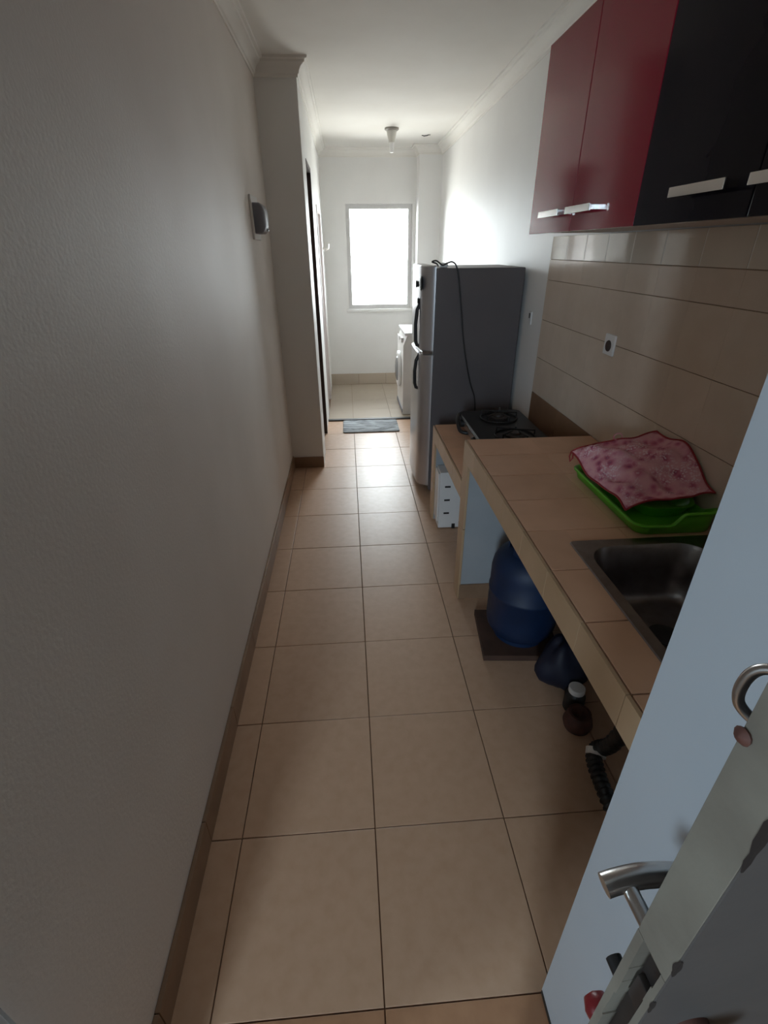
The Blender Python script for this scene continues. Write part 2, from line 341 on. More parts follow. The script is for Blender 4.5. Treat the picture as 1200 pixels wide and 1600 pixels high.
cornice('trim_4', (LX, PY), (PX, PY), (0, -1), 'plaster cornice on the face of the left pier', -1, 1)
cornice('trim_5', (PX, PY), (PX, BY), (1, 0), 'plaster cornice along the left pier side', 1, -1)
cornice('trim_6', (PX, BY), (.826, BY), (0, -1), 'plaster cornice above the window', -1, -1)
cornice('trim_7', (.826, BY), (.826, 6.2), (-1, 0), 'plaster cornice on the inner side of the corner column', -1, 1)
cornice('trim_8', (.826, 6.2), (RX, 6.2), (0, -1), 'plaster cornice on the face of the corner column', 1, -1)
cornice('trim_9', (RX, 6.2), (RX, WY1), (-1, 0), 'plaster cornice along the right wall', -1, 0)
# skirting tiles
bl = struct('baseboard_left', MB().box(LX, LX+.004, WY0+.002, PY, 0, .098), m_cgrout, 'brown skirting tiles along the left wall')
for j in range(-1, 9):
    y0 = max(.434+.4*j, WY0+.004); y1 = min(.434+.4*(j+1), PY-.012)
    tile('skirting_tile', LX+.0005, LX+.012, y0+.001, y1-.001, 0.001, .10, m_skirt, bl)
bp = struct('baseboard_pier', MB().box(LX+.012, PX, PY-.004, PY, 0, .088), m_cgrout, 'brown skirting tile at the foot of the left pier')
tile('skirting_tile', LX+.012, PX+.002, PY-.011, PY-.0005, .001, .09, m_skirt, bp)
bb = struct('baseboard_back', MB().box(PX, .826, BY-.006, BY, -.02, .125), m_cgrout, 'pale beige skirting tiles under the window')
for i in range(3):
    tile('skirting_tile', PX+.354*i+.001, PX+.354*(i+1)-.001, BY-.012, BY-.001, -.008, .128, m_floor2, bb)
# side doors on the left pier
d2 = struct('door_2', MB().box(-.40, -.36, DA0+.03, DA1-.03, 0, DAZ-.03), m_brown, 'dark brown side door set in the left pier')
MB().box(-.40, PX-.004, DA0, DA0+.03, 0, DAZ).box(-.40, PX+.002, DA1-.035, DA1, 0, DAZ).box(-.40, PX+.002, DA0+.03, DA1-.035, DAZ-.03, DAZ).build('door_frame', m_brown, d2)
MB().lathe([(.0, 0), (.022, 0), (.022, .03), (.012, .05), (0, .05)], (-.36, DA0+.12, 1.0), 'x', 14).build('door_knob', m_steel, d2)
d3 = struct('door_3', MB().box(-.30, -.262, DB0+.03, DB1-.03, 0, DBZ-.03), m_pink, 'pale side door in the far left wall of the laundry')
MB().box(-.30, PX+.008, DB0, DB0+.04, 0, DBZ).box(-.30, PX+.008, DB1-.04, DB1, 0, DBZ).box(-.30, PX+.008, DB0+.04, DB1-.04, DBZ-.04, DBZ).build('door_frame', m_pink, d3)
MB().box(-.262, -.25, DB0+.07, DB0+.11, 1.33, 1.53, .003).build('door_plate', m_steel, d3)
hk = thing('wall_hook', 'small chrome hook on the far left wall near the window', 'hook', (PX, 5.85, 1.56))
MB().box(PX, PX+.008, 5.83, 5.87, 1.53, 1.61, .002).build('hook_plate', m_steel, hk)
MB().tube([(PX+.006, 5.85, 1.56), (PX+.04, 5.85, 1.545), (PX+.065, 5.85, 1.56), (PX+.07, 5.85, 1.60)], .008, 8).build('hook_arm', m_steel, hk)

# wall tiles above the counters
TY = 2.763
base = tag(MB().box(RX-.006, RX, WY1, TY, .812, 1.60).build('tile_bed', m_wgrout, wr))
rows = [(.812, 1.008), (1.008, 1.206), (1.206, 1.402), (1.402, 1.497)]
cols = [TY-.2*i for i in range(12)] + [WY1]
for z0, z1 in rows:
    for j in range(len(cols)-1):
        tile('wall_tile', RX-.0105, RX-.0005, cols[j+1]+.00015, cols[j]-.00015, z0+.0012, z1-.0012, m_wtile, wr, .0002)
for j in range(len(cols)-1):
    tile('wall_tile', RX-.0105, RX-.0005, cols[j+1]+.002, cols[j]-.002, 1.4985, 1.60, m_wtile_top, wr, .0008)
    if j: tile('grout_line', RX-.0102, RX-.001, cols[j]-.0019, cols[j]+.0019, 1.499, 1.60, m_wgrout_w, wr, .0004)
for j in range(2):
    tile('wall_tile', RX-.0105, RX-.0005, 1.992+.386*j, 1.992+.386*(j+1)-.001, .614, .811, m_wtile_brown, wr, .0008)

# ------------------------------------------------------------------ counters
CX = .494; CT = .812
HOLE = (.625, 1.005, .60, 1.112)
kc = thing('kitchen_counter', 'long brown tiled kitchen counter holding the steel sink', 'counter', (CX, 1.2, 0))
sl = MB()
for r_ in cut((CX+.008, RX-.0112, WY1, 1.985), HOLE): sl.box(r_[0], r_[1], r_[2], r_[3], .73, CT-.008)
sl.build('slab', m_cgrout, kc)
MB().box(CX+.012, RX-.0112, 1.905, 1.983, 0, .73).build('end_panel', m_cpaint, kc)
MB().box(CX+.006, RX-.0112, 1.898, 1.905, 0, .085).build('panel_skirting', m_skirt, kc)
tile('leg_tile', CX, CX+.012, 1.900, 1.99, .405, .722, m_cfront, kc); tile('leg_tile', CX, CX+.012, 1.900, 1.99, .002, .402, m_cfront, kc)
ysc = [WY1+.002, .6, .8, 1.0, 1.2, 1.4, 1.6, 1.8, 1.99]
for j in range(len(ysc)-1):
    tile('front_tile', CX, CX+.009, ysc[j]+.0008, ysc[j+1]-.0008, .722, CT-.0002, m_cfront, kc, .0005)
    for x0, x1 in ((CX+.0128, .785), (.785, RX-.0112)):
        for q in cut((x0, x1, ysc[j], ysc[j+1]), HOLE):
            xa = q[0] + (.0004 if q[0] == .785 else 0); xb = q[1] - (.0004 if q[1] == .785 else 0)
            tile('top_tile', xa, xb, q[2]+.0022, q[3]-.0022, CT-.009, CT, m_ctile, kc, .0005)
lc = thing('stove_counter', 'lower brown tiled counter step carrying the black stove', 'counter', (CX, 2.4, 0))
LT = .612
MB().box(CX+.008, RX-.0112, 1.992, 2.795, .53, LT-.008).build('slab', m_cgrout, lc)
MB().box(CX+.012, RX-.0112, 2.722, 2.793, 0, .53).build('end_panel', m_cpaint, lc)
tile('leg_tile', CX, CX+.012, 2.717, 2.80, .262, .522, m_cfront, lc); tile('leg_tile', CX, CX+.012, 2.717, 2.80, .002, .26, m_cfront, lc)
yl = [1.992, 2.2, 2.4, 2.6, 2.80]
for j in range(4):
    tile('front_tile', CX, CX+.009, yl[j]+.0008, yl[j+1]-.0008, .522, LT-.003, m_cfront, lc)
    for x0, x1 in ((CX+.0128, .785), (.7854, RX-.0112)):
        tile('top_tile', x0, x1, yl[j]+.0008, yl[j+1]-.0008, LT-.009, LT, m_ctile, lc)

# ------------------------------------------------------------------ sink
sk = thing('kitchen_sink', 'dark stainless steel sink set into the brown counter', 'sink', (.81, .86, CT))
sx0, sx1, sy0, sy1 = .605, 1.028, .585, 1.132
rings = [rrect(sx0, sx1, sy0, sy1, .012, CT+.0005), rrect(sx0+.002, sx1-.002, sy0+.002, sy1-.002, .012, CT+.004),
         rrect(sx0+.030, sx1-.055, sy0+.030, sy1-.035, .075, CT+.003), rrect(sx0+.036, sx1-.061, sy0+.036, sy1-.041, .072, CT-.006),
         rrect(sx0+.046, sx1-.070, sy0+.046, sy1-.050, .068, CT-.10), rrect(sx0+.052, sx1-.078, sy0+.052, sy1-.058, .066, CT-.150),
         rrect(sx0+.064, sx1-.090, sy0+.064, sy1-.070, .060, CT-.165), rrect(sx0+.085, sx1-.110, sy0+.085, sy1-.090, .05, CT-.169),
         rrect(.775, .845, .88, .95, .033, CT-.173)]
MB().loft(rings, False, True).build('basin', m_sink, sk, 50)
MB().lathe([(0, -.001), (.030, -.001), (.040, .001), (.043, .004), (.040, .005), (.033, .002), (.010, 0.0), (0, 0.0)], (.81, .915, CT-.171), 'z', 24).build('drain', m_plastic_b, sk)

# ------------------------------------------------------------------ dish tray and cloth
tr = thing('dish_tray', 'bright green plastic dish tray on the counter under the pink cloth', 'tray', (.93, 1.38, CT))
tx0, tx1, ty0, ty1 = .800, 1.060, 1.135, 1.600
def dense(ring, n=120):
    P = ring+[ring[0]]; d = [0]
    for a, b in zip(P, P[1:]): d.append(d[-1]+(b-a).length)
    out = []; k = 0
    for i in range(n):
        t = d[-1]*i/n
        while d[k+1] < t: k += 1
        out.append(P[k].lerp(P[k+1], (t-d[k])/max(1e-9, d[k+1]-d[k])))
    return out
def ring_z(ring, fz): return [Vector((p.x, p.y, fz(p))) for p in dense(ring)]
def sm(a, b, t): t = max(0, min(1, (t-a)/(b-a))); return t*t*(3-2*t)
def rimz(p):
    near = 1-sm(ty0+.02, ty0+.10, p.y)
    return CT+.034 + .036*near*sm(.905, .945, p.x)
R_ = [dense(rrect(tx0+.020, tx1-.016, ty0+.018, ty1-.02, .036, CT+.001)), dense(rrect(tx0+.014, tx1-.012, ty0+.012, ty1-.014, .038, CT+.004)),
      ring_z(rrect(tx0+.008, tx1-.006, ty0+.007, ty1-.007, .04, 0), lambda p: rimz(p)-.006), ring_z(rrect(tx0+.001, tx1-.001, ty0+.001, ty1-.001, .042, 0), lambda p: rimz(p)-.004),
      ring_z(rrect(tx0, tx1, ty0, ty1, .042, 0), rimz), ring_z(rrect(tx0+.003, tx1-.003, ty0+.003, ty1-.003, .041, 0), lambda p: rimz(p)+.003),
      ring_z(rrect(tx0+.012, tx1-.01, ty0+.011, ty1-.011, .038, 0), lambda p: rimz(p)+.001), dense(rrect(tx0+.022, tx1-.02, ty0+.02, ty1-.022, .034, CT+.009))]
MB().loft(R_, True, True).build('outer_tray', m_green, tr, 60)
bz = lambda p: CT+.052 + .006*math.sin(p.y*40)
R2 = [dense(rrect(tx0+.085, tx1-.04, ty0+.10, ty1-.08, .04, CT+.011)), ring_z(rrect(tx0+.065, tx1-.02, ty0+.085, ty1-.06, .05, 0), bz),
      ring_z(rrect(tx0+.060, tx1-.016, ty0+.080, ty1-.055, .05, 0), lambda p: bz(p)+.003), ring_z(rrect(tx0+.072, tx1-.026, ty0+.092, ty1-.066, .045, 0), lambda p: bz(p)+.002),
      dense(rrect(tx0+.09, tx1-.044, ty0+.105, ty1-.088, .035, CT+.018))]
MB().loft(R2, True, True).build('inner_basket', m_green, tr, 60)
cl = thing('dish_cloth', 'crumpled pink floral cloth with red edging draped over the green tray', 'cloth', (.93, 1.38, .90))
def cloth_fn(u, v):    # u: 0 left (aisle) .. 1 wall ; v: 0 near .. 1 far
    B, C_, D_, A_ = Vector((.812, 1.225, .862)), Vector((1.056, 1.195, .905)), Vector((1.056, 1.535, .985)), Vector((.808, 1.625, .888))
    p = B*(1-u)*(1-v) + C_*u*(1-v) + D_*u*v + A_*(1-u)*v
    p.x += .012*math.sin(v*7+.5)*(1-u)*v*(1-v)*4*.5; p.y += .010*math.sin(9*u)*(1-v)
    p.z += .026*math.sin(math.pi*min(1, u*1.25)**.8)*sm(.05, .3, v)*(1-.6*sm(.8, 1, v)) + .058*u**2*math.sin(math.pi*sm(0, 1, v))
    p.z += .014*sm(.08, .30, u)*(1-sm(0, .2, v)) - .006*math.exp(-(u/.10)**2-(v/.10)**2)
    e = sm(0, .15, min(u, 1-u))*sm(0, .12, min(v, 1-v))*.7+.3
    p.z += e*(.008*math.sin(9*v+5*u) + .006*math.sin(15*u+6*v) + .005*math.sin(17*v-9*u) + .004*math.sin(23*u+19*v))
    p.z -= .022*(1-sm(0, .10, u))*sm(.15, .4, v)*(1-sm(.7, .95, v))*.5
    return p
NU, NV = 34, 48
cm = MB(); cm.grid(cloth_fn, NU, NV)
co = cm.build('cloth_sheet', m_cloth, cl, 180)
sd = co.modifiers.new('thickness', 'SOLIDIFY'); sd.thickness = .003
edge = [cloth_fn(i/40, 0) for i in range(41)] + [cloth_fn(1, i/40) for i in range(1, 41)] + [cloth_fn(1-i/40, 1) for i in range(1, 41)] + [cloth_fn(0, 1-i/40) for i in range(1, 40)]
edge.append(edge[0])
MB().tube(edge, .0032, 6).build('red_edging', m_redtrim, cl, 180)
c0 = cloth_fn(0, 1)
MB().tube([c0, c0+Vector((-.006, -.004, -.016)), c0+Vector((-.004, -.012, -.034)), c0+Vector((.003, -.014, -.020)), c0+Vector((.004, -.008, -.004))], .0028, 6).build('hanging_loop', m_redtrim, cl, 180)
c1 = cloth_fn(.55, 1)
MB().tube([c1+Vector((.016*math.cos(a), 0, .010+.012*math.sin(a))) for a in [k*math.pi/6 for k in range(13)]], .0022, 6).build('pink_loop', m_cloth, cl, 180)

# ------------------------------------------------------------------ upper cabinets
def cabinet(y0, y1, doors, dm, label, name):
    root = thing(name, label, 'cabinet', (RX, (y0+y1)/2, 1.60))
    MB().box(.782, RX-.011, y0, y1, 1.604, 2.181).build('carcass', m_carc, root)
    for a, b, h0, h1 in doors:
        d = MB().box(.760, .780, a+.0016, b-.0016, 1.600, 2.181, .0022).build('door', dm, root)
        hd = MB(); hd.box(.728, .737, h0, h1, 1.648, 1.668, .0015).box(.737, .760, h0+.004, h0+.016, 1.652, 1.664).box(.737, .760, h1-.016, h1-.004, 1.652, 1.664)
        hd.build('handle', m_chrome, d)
    return root
cabinet(1.43, 2.247, ((1.842, 2.247, 1.888, 2.075), (1.43, 1.842, 1.645, 1.825)), m_red, 'glossy dark red wall cabinet with two doors above the counter', 'wall_cabinet')
cabinet(.60, 1.43, ((1.018, 1.43, 1.062, 1.243), (.60, 1.018, .815, .998)), m_black, 'glossy black wall cabinet with bar handles next to the red one', 'wall_cabinet')

# ------------------------------------------------------------------ refrigerator
FY0, FY1, FT = 3.087, 3.64, 1.452
fr = thing('refrigerator', 'tall grey two-door refrigerator beside the stove counter', 'refrigerator', (.78, 3.36, 0))
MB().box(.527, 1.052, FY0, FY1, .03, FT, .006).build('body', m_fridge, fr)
def fdoor(z0, z1, name):
    def ring(z, i):
        pts = []
        n = 14
        for k in range(n+1):
            t = k/n; y = FY0+.004+i + (FY1-FY0-.008-2*i)*t
            e = min(t, 1-t)
            x = .525 - (.070-i)*math.sqrt(max(0, 1-(1-min(1, e/.16))**2)) - .012*math.sin(math.pi*t)
            pts.append(Vector((x, y, z)))
        return pts + [Vector((.5255, FY1-.004-i, z)), Vector((.5255, FY0+.004+i, z))]
    return MB().loft([ring(z0, .006), ring(z0+.006, 0), ring(z1-.006, 0), ring(z1, .006)], True, True).build(name, m_fdoor, fr, 40)
fd1 = fdoor(.985, FT+.012, 'freezer_door'); fd2 = fdoor(.06, .965, 'fridge_door')
MB().box(.462, .527, FY0+.03, FY1-.03, .966, .984).build('door_trim', m_chrome, fr)
def handle(z0, z1, zt, nm, par):
    y = 3.20
    pts = [(.475, y, z1), (.455, y, z1-.01), (.434, y, z1-.05), (.426, y, (z0+z1)/2), (.428, y, z0+.04), (.436, y, z0+.012), (.47, y, z0)]
    MB().tube(pts, .011, 8).build('handle', m_plastic_b, par, 60)
handle(1.00, 1.27, 0, 'h', fd1); handle(.73, .965, 0, 'h', fd2)
for fx, fy in ((.57, FY0+.05), (1.0, FY0+.05), (.57, FY1-.05), (1.0, FY1-.05)):
    MB().lathe([(0, 0), (.022, 0), (.022, .03), (0, .03)], (fx, fy, 0), 'z', 12).build('foot', m_plastic_b, fr)
MB().box(.535, .56, FY0+.01, FY1-.01, .03, .06).build('kick_plate', m_plastic_b, fr)
mg = MB()
for name_, y_, z_, hh, lab in (('fridge_magnet', 3.155, 1.37, .11, 'dark oval magnet near the top edge of the fridge freezer door'), ('fridge_magnet', 3.28, 1.36, .06, 'small dark magnet further along the fridge freezer door'), ('fridge_magnet', 3.21, 1.27, .05, 'lowest dark magnet on the fridge freezer door')):
    prof = [(0, 0), (hh*.25, 0), (hh*.35, .004), (hh*.35, .008), (hh*.2, .012), (0, .012)]
    xf = .525-.070*math.sqrt(max(0, 1-(1-min(1, ((y_-FY0)/(FY1-FY0))/.16))**2)) - .012*math.sin(math.pi*(y_-FY0)/(FY1-FY0))
    tag(MB().lathe([(r_, -t_-.0005) for r_, t_ in prof], (xf, y_, z_), 'x', 14).build(name_, m_plastic_b, None, 35, (xf, y_, z_)), lab, 'magnet')
cd = thing('power_cord', 'thin black power cord hanging down the grey fridge side', 'cord', (.70, 3.08, LT))
pth = [(.545, 3.16, 1.462), (.528, 3.11, 1.475), (.500, 3.10, 1.484), (.522, 3.10, 1.490), (.545, 3.11, 1.478), (.565, 3.11, 1.466), (.592, 3.10, 1.478), (.619, 3.092, 1.482), (.643, 3.079, 1.452), (.665, 3.0775, 1.347), (.686, 3.0775, 1.207), (.708, 3.0775, 1.059), (.740, 3.0775, .905), (.774, 3.0775, .783), (.806, 3.0775, .699), (.818, 3.0765, .60), (.82, 3.075, .50)]
def smooth_path(p, n=6):
    P = [Vector(q) for q in p]; out = []
    for i in range(len(P)-1):
        a, b, c, d = P[max(i-1, 0)], P[i], P[i+1], P[min(i+2, len(P)-1)]
        for k in range(n):
            t = k/n; out.append(.5*((2*b)+(c-a)*t+(2*a-5*b+4*c-d)*t*t+(3*b-a-3*c+d)*t**3))
    return out+[P[-1]]
MB().tube(smooth_path(pth), .0045, 7).build('cable', m_plastic_b, cd, 180)
MB().box(.555, .60, 3.13, 3.17, 1.453, 1.478, .005).build('plug', m_plastic_w, cd)

# ------------------------------------------------------------------ stove on low counter
st = thing('gas_stove', 'black topped two-burner gas stove on the lower counter', 'stove', (.83, 2.4, LT))
MB().box(.655, .985, 2.16, 2.74, LT+.012, LT+.075, .008).build('body', m_steel, st)
MB().loft([rrect(.635, .998, 2.14, 2.76, .03, LT+.076), rrect(.632, 1.0, 2.137, 2.763, .032, LT+.084), rrect(.640, .992, 2.145, 2.755, .03, LT+.094)], True, True).build('top_plate', m_plastic_b, st)
for by in (2.30, 2.60):
    b_ = MB().lathe([(0, 0), (.05, 0), (.052, .012), (.03, .016), (.028, .024), (0, .024)], (.83, by, LT+.094), 'z', 22).build('burner', m_lock, st)
    gm = MB()
    for k in range(5):
        a = 2*math.pi*k/5
        gm.tube([(.83+.10*math.cos(a), by+.10*math.sin(a), LT+.095), (.83+.10*math.cos(a), by+.10*math.sin(a), LT+.125), (.83+.03*math.cos(a), by+.03*math.sin(a), LT+.130)], .005, 6)
    gm.tube([(.83+.10*math.cos(2*math.pi*k/24), by+.10*math.sin(2*math.pi*k/24), LT+.100) for k in range(25)], .005, 6)
    gm.build('pan_support', m_plastic_b, st)
    MB().lathe([(0, 0), (-.0, 0), (.022, 0), (.022, -.018), (.016, -.026), (0, -.026)], (.655, by+.09, LT+.042), 'x', 16).build('knob', m_plastic_b, st)
for fx in (.68, .96):
    for fy in (2.19, 2.71): MB().lathe([(0, 0), (.014, 0), (.014, .013), (0, .013)], (fx, fy, LT), 'z', 10).build('foot', m_plastic_b, st)
MB().tube(smooth_path([(.64, 2.72, LT+.09), (.622, 2.70, LT+.085), (.612, 2.66, LT+.06), (.62, 2.62, LT+.02), (.66, 2.60, LT+.012), (.70, 2.62, LT+.011)]), .010, 8).build('gas_hose', m_plastic_b, st, 180)

# ------------------------------------------------------------------ white box under the low counter
wbx = thing('storage_box', 'white slotted plastic box standing under the stove counter', 'box', (.62, 2.655, 0))
MB().box(.514, .80, 2.592, 2.712, .006, .385, .006).build('body', m_plastic_w, wbx)
MB().box(.504, .5145, 2.600, 2.706, .05, .375, .006).build('front_panel', m_plastic_w, wbx)
for z_ in (.285, .195, .105):
    MB().box(.545, .580, 2.5905, 2.594, z_, z_+.012, .001).build('slot', m_plastic_b, wbx)
for fx in (.60, .77): MB().box(fx, fx+.022, 2.589, 2.62, 0, .035, .003).build('foot', m_plastic_b, wbx)

# ------------------------------------------------------------------ gas cylinder and board
bd = thing('base_board', 'dark brown board on the floor under the blue gas cylinder', 'board', (.68, 1.62, 0))
MB().loft([[Vector(p) for p in ((.522, 1.478, .001), (.85, 1.45, .001), (.88, 1.745, .001), (.552, 1.775, .001))], [Vector(p) for p in ((.522, 1.478, .03), (.85, 1.45, .03), (.88, 1.745, .03), (.552, 1.775, .03))]], True, True).build('panel', m_board, bd)
gc = thing('gas_cylinder', 'blue gas cylinder standing under the counter', 'gas cylinder', (.715, 1.62, .03))
ggx, ggy, gz = .715, 1.62, .03
MB().lathe([(0, .02), (.10, .02), (.105, 0), (.112, 0), (.112, .02), (.130, .035), (.145, .06), (.150, .09), (.150, .235), (.153, .238), (.153, .25), (.150, .253), (.150, .345), (.145, .375), (.130, .405), (.10, .43), (.06, .443), (.03, .447), (0, .447)], (ggx, ggy, gz), 'z', 36).build('body', m_gas, gc, 50)
gd = MB()
for sgn in (0, 1):
    a0 = math.radians(20+180*sgn); inner = []
    arc = [a0+math.radians(140)*k/10 for k in range(11)]
    r0, r1 = .088, .092
    ring = lambda z: [Vector((ggx+r1*math.cos(a), ggy+r1*math.sin(a), z)) for a in arc] + [Vector((ggx+r0*math.cos(a), ggy+r0*math.sin(a), z)) for a in reversed(arc)]
    gd.loft([ring(gz+.42), ring(gz+.53)], True, True)
gd.tube([(ggx+.09*math.cos(2*math.pi*k/28), ggy+.09*math.sin(2*math.pi*k/28), gz+.533) for k in range(29)], .009, 8)
gd.build('valve_guard', m_gas, gc, 40)
MB().lathe([(0, 0), (.016, 0), (.016, .03), (.024, .034), (.024, .052), (.012, .056), (.012, .075), (0, .075)], (ggx, ggy, gz+.445), 'z', 16).build('valve', m_brass, gc)

# ------------------------------------------------------------------ clutter under the sink
hs = thing('drain_hose', 'black drain hose running from the sink down along the floor', 'hose', (.80, .92, 0))
hp = smooth_path([(.81, .915, .635), (.81, .915, .45), (.812, .93, .30), (.80, .96, .14), (.785, 1.0, .055), (.768, .98, .040), (.755, .90, .036), (.752, .80, .036), (.76, .70, .036), (.77, .60, .036)], 14)
MB().tube(hp, [.024+.004*math.sin(i*2.2) for i in range(len(hp))], 12).build('corrugated_hose', m_plastic_b, hs, 60)
MB().tube([(.785, 1.003, .052), (.776, .985, .042)], .033, 16).build('clamp_ring', m_plastic_w, hs)
def blob(name, c, r, sq, m, label, cat, parts=None):
    rnd = random.Random(name); ph = [rnd.uniform(0, 6) for _ in range(6)]
    mb = MB(); rings = []
    for i in range(1, 14):
        th = math.pi*i/14; ring = []
        for k in range(22):
            a = 2*math.pi*k/22
            q = 1+.10*math.sin(3*a+ph[0]+2*th)+.07*math.sin(5*a+ph[1]-3*th)+.05*math.sin(4*th+ph[2])
            ring.append(Vector((c[0]+r*q*math.sin(th)*math.cos(a)*sq[0], c[1]+r*q*math.sin(th)*math.sin(a)*sq[1], max(.002, c[2]+r*q*math.cos(th)*sq[2]))))
        rings.append(ring)
    mb.loft(rings, True, True); o = mb.build(name, m, None, 180, (c[0], c[1], 0)); return tag(o, label, cat)
blob('cloth_bag', (.80, 1.345, .10), .100, (1, .9, 1.15), m_bag, 'dark blue bag slumped on the floor beside the gas cylinder', 'bag')
ct_ = thing('small_pot', 'small dark red-brown round pot on the floor beside the drain hose', 'pot', (.775, 1.125, 0))
MB().lathe([(0, .001), (.030, .001), (.046, .018), (.052, .04), (.046, .065), (.034, .078), (.038, .086), (.030, .088), (.026, .07), (0, .05)], (.775, 1.125, 0), 'z', 24).build('body', m_rust, ct_, 60)
MB().tube([(.775+.037*math.cos(2*math.pi*k/20), 1.125+.037*math.sin(2*math.pi*k/20), .086) for k in range(21)], .003, 6).build('rim', m_rust, ct_)
jr = thing('glass_jar', 'dark jar with pale lid on the floor between bag and pot', 'jar', (.80, 1.215, 0))
MB().lathe([(0, .001), (.034, .001), (.037, .006), (.037, .07), (.030, .085), (.026, .09), (0, .09)], (.80, 1.215, 0), 'z', 22).build('body', m_plastic_b, jr)
MB().lathe([(0, .09), (.029, .09), (.030, .093), (.030, .108), (.027, .111), (0, .111)], (.80, 1.215, 0), 'z', 22).build('lid', m_plastic_w, jr)

# ------------------------------------------------------------------ laundry: washing machine, floor mat
wm = thing('washing_machine', 'white front-loading washing machine in the laundry behind the fridge', 'washing machine', (.80, 5.3, -.01))
wy0, wy1 = 5.0, 5.58
prof = [(.548, -.002), (.548, .70), (.556, .72), (.582, .785), (.594, .793), (1.06, .793), (1.06, -.002)]
MB().loft([[Vector((x, wy0, z)) for x, z in prof], [Vector((x, wy1, z)) for x, z in prof]], True, True).build('body', m_wm, wm, 30)
MB().box(.560, 1.065, wy0-.004, wy1+.004, .794, .822, .008).build('lid', m_plastic_w, wm)
dr = MB().lathe([(0, 0), (.175, 0), (.185, -.01), (.180, -.03), (.150, -.038), (.130, -.030), (0, -.030)], (.548, 5.29, .42), 'x', 36).build('porthole_door', m_plastic_w, wm)
MB().lathe([(0, -.028), (.128, -.028), (.125, -.040), (.08, -.052), (0, -.055)], (.548, 5.29, .42), 'x', 30).build('door_glass', m_glassdark, dr)
MB().lathe([(0, 0), (.028, 0), (.026, -.022), (0, -.022)], (.563, 5.14, .735), 'x', 18).build('dial', m_steel, wm)
MB().box(.543, .549, wy1-.22, wy1-.03, .70, .74, .002).build('detergent_drawer', m_plastic_w, wm)
MB().box(.541, .549, wy0+.02, wy1-.02, .012, .05, .002).build('kick_panel', m_plastic_g, wm)
fm = thing('floor_mat', 'grey streaked floor mat in front of the dark threshold', 'mat', (.19, 4.63, 0))
MB().loft([rrect(-.082, .46, 4.448, 4.808, .02, .0012), rrect(-.084, .462, 4.446, 4.81, .02, .006), rrect(-.078, .456, 4.452, 4.804, .02, .010)], True, True).build('pile', m_mat, fm)
MB().tube([*rrect(-.08, .458, 4.45, 4.806, .02, .008), rrect(-.08, .458, 4.45, 4.806, .02, .008)[0]], .004, 6).build('hem', m_mat, fm)

# ------------------------------------------------------------------ small fittings
lp = thing('ceiling_lamp', 'small white ceiling lamp holder with a thin bulb tube', 'lamp', (.467, 5.42, CZ))
MB().lathe([(0, 0), (.063, 0), (.064, -.012), (.052, -.020), (0, -.020)], (.467, 5.42, CZ), 'z', 24).build('base_plate', m_lampd, lp)
MB().lathe([(0, -.020), (.046, -.020), (.040, -.05), (.030, -.085), (.028, -.105), (0, -.105)], (.467, 5.42, CZ), 'z', 24).build('lamp_holder', m_lampw, lp)
MB().lathe([(0, -.105), (.021, -.105), (.021, -.168), (.014, -.178), (0, -.180)], (.467, 5.42, CZ), 'z', 20).build('bulb', m_plastic_w, lp)
ws = thing('wire_stub', 'short dark wire stub poking out of the ceiling near the lamp', 'wire', (.78, 5.72, CZ))
MB().tube([(.78, 5.72, CZ+.0), (.80, 5.71, CZ-.008), (.83, 5.70, CZ-.006), (.85, 5.69, CZ+.001)], .004, 6).build('wire', m_plastic_b, ws)
MB().lathe([(0, 0), (.010, 0), (.008, -.006), (0, -.006)], (.85, 5.69, CZ), 'z', 10).build('wire_cap', m_lampd, ws)
mc = thing('breaker_box', 'white circuit breaker box with smoky grey cover on the left wall', 'breaker box', (LX, 3.09, 1.7))
MB().box(LX, LX+.012, 2.985, 3.20, 1.600, 1.805, .004).build('housing', m_wall2, mc)
cv = MB()
def covring(x, i): return [Vector((x, p.x, p.y)) for p in rrect(3.005+i, 3.175-i, 1.628+i, 1.770-i, .012, 0)]
cv.loft([covring(LX+.012, 0), covring(LX+.045, .001), covring(LX+.060, .012), covring(LX+.070, .035)], False, True); cv.build('cover', m_plastic_g, mc, 50)
MB().box(LX+.069, LX+.074, 3.07, 3.11, 1.64, 1.652, .002).build('cover_latch', m_plastic_b, mc)
def socket(y, z, label, s=.08, x=RX-.0105):
    o = thing('wall_socket', label, 'socket', (x, y, z), 0, 'wall sockets')
    MB().box(x-.010, x, y-s/2, y+s/2, z-s/2, z+s/2, .004).build('plate', m_plastic_w, o)
    MB().lathe([(0, -.0105), (.017, -.0105), (.021, -.0125), (.022, -.010), (.022, -.009), (0, -.009)], (x, y, z-.004), 'x', 20).build('outlet', m_brown, o)
    return o
socket(1.978, 1.203, 'cream socket on the beige wall tiles above the counter')
o = thing('wall_socket', 'small white socket with a black slot on the white wall behind the fridge', 'socket', (RX, 2.97, 1.19), 0, 'wall sockets')
MB().box(RX-.008, RX, 2.945, 2.995, 1.155, 1.225, .003).build('plate', m_plastic_w, o); MB().box(RX-.0095, RX-.0075, 2.962, 2.978, 1.188, 1.216, .0005).build('outlet', m_plastic_b, o)

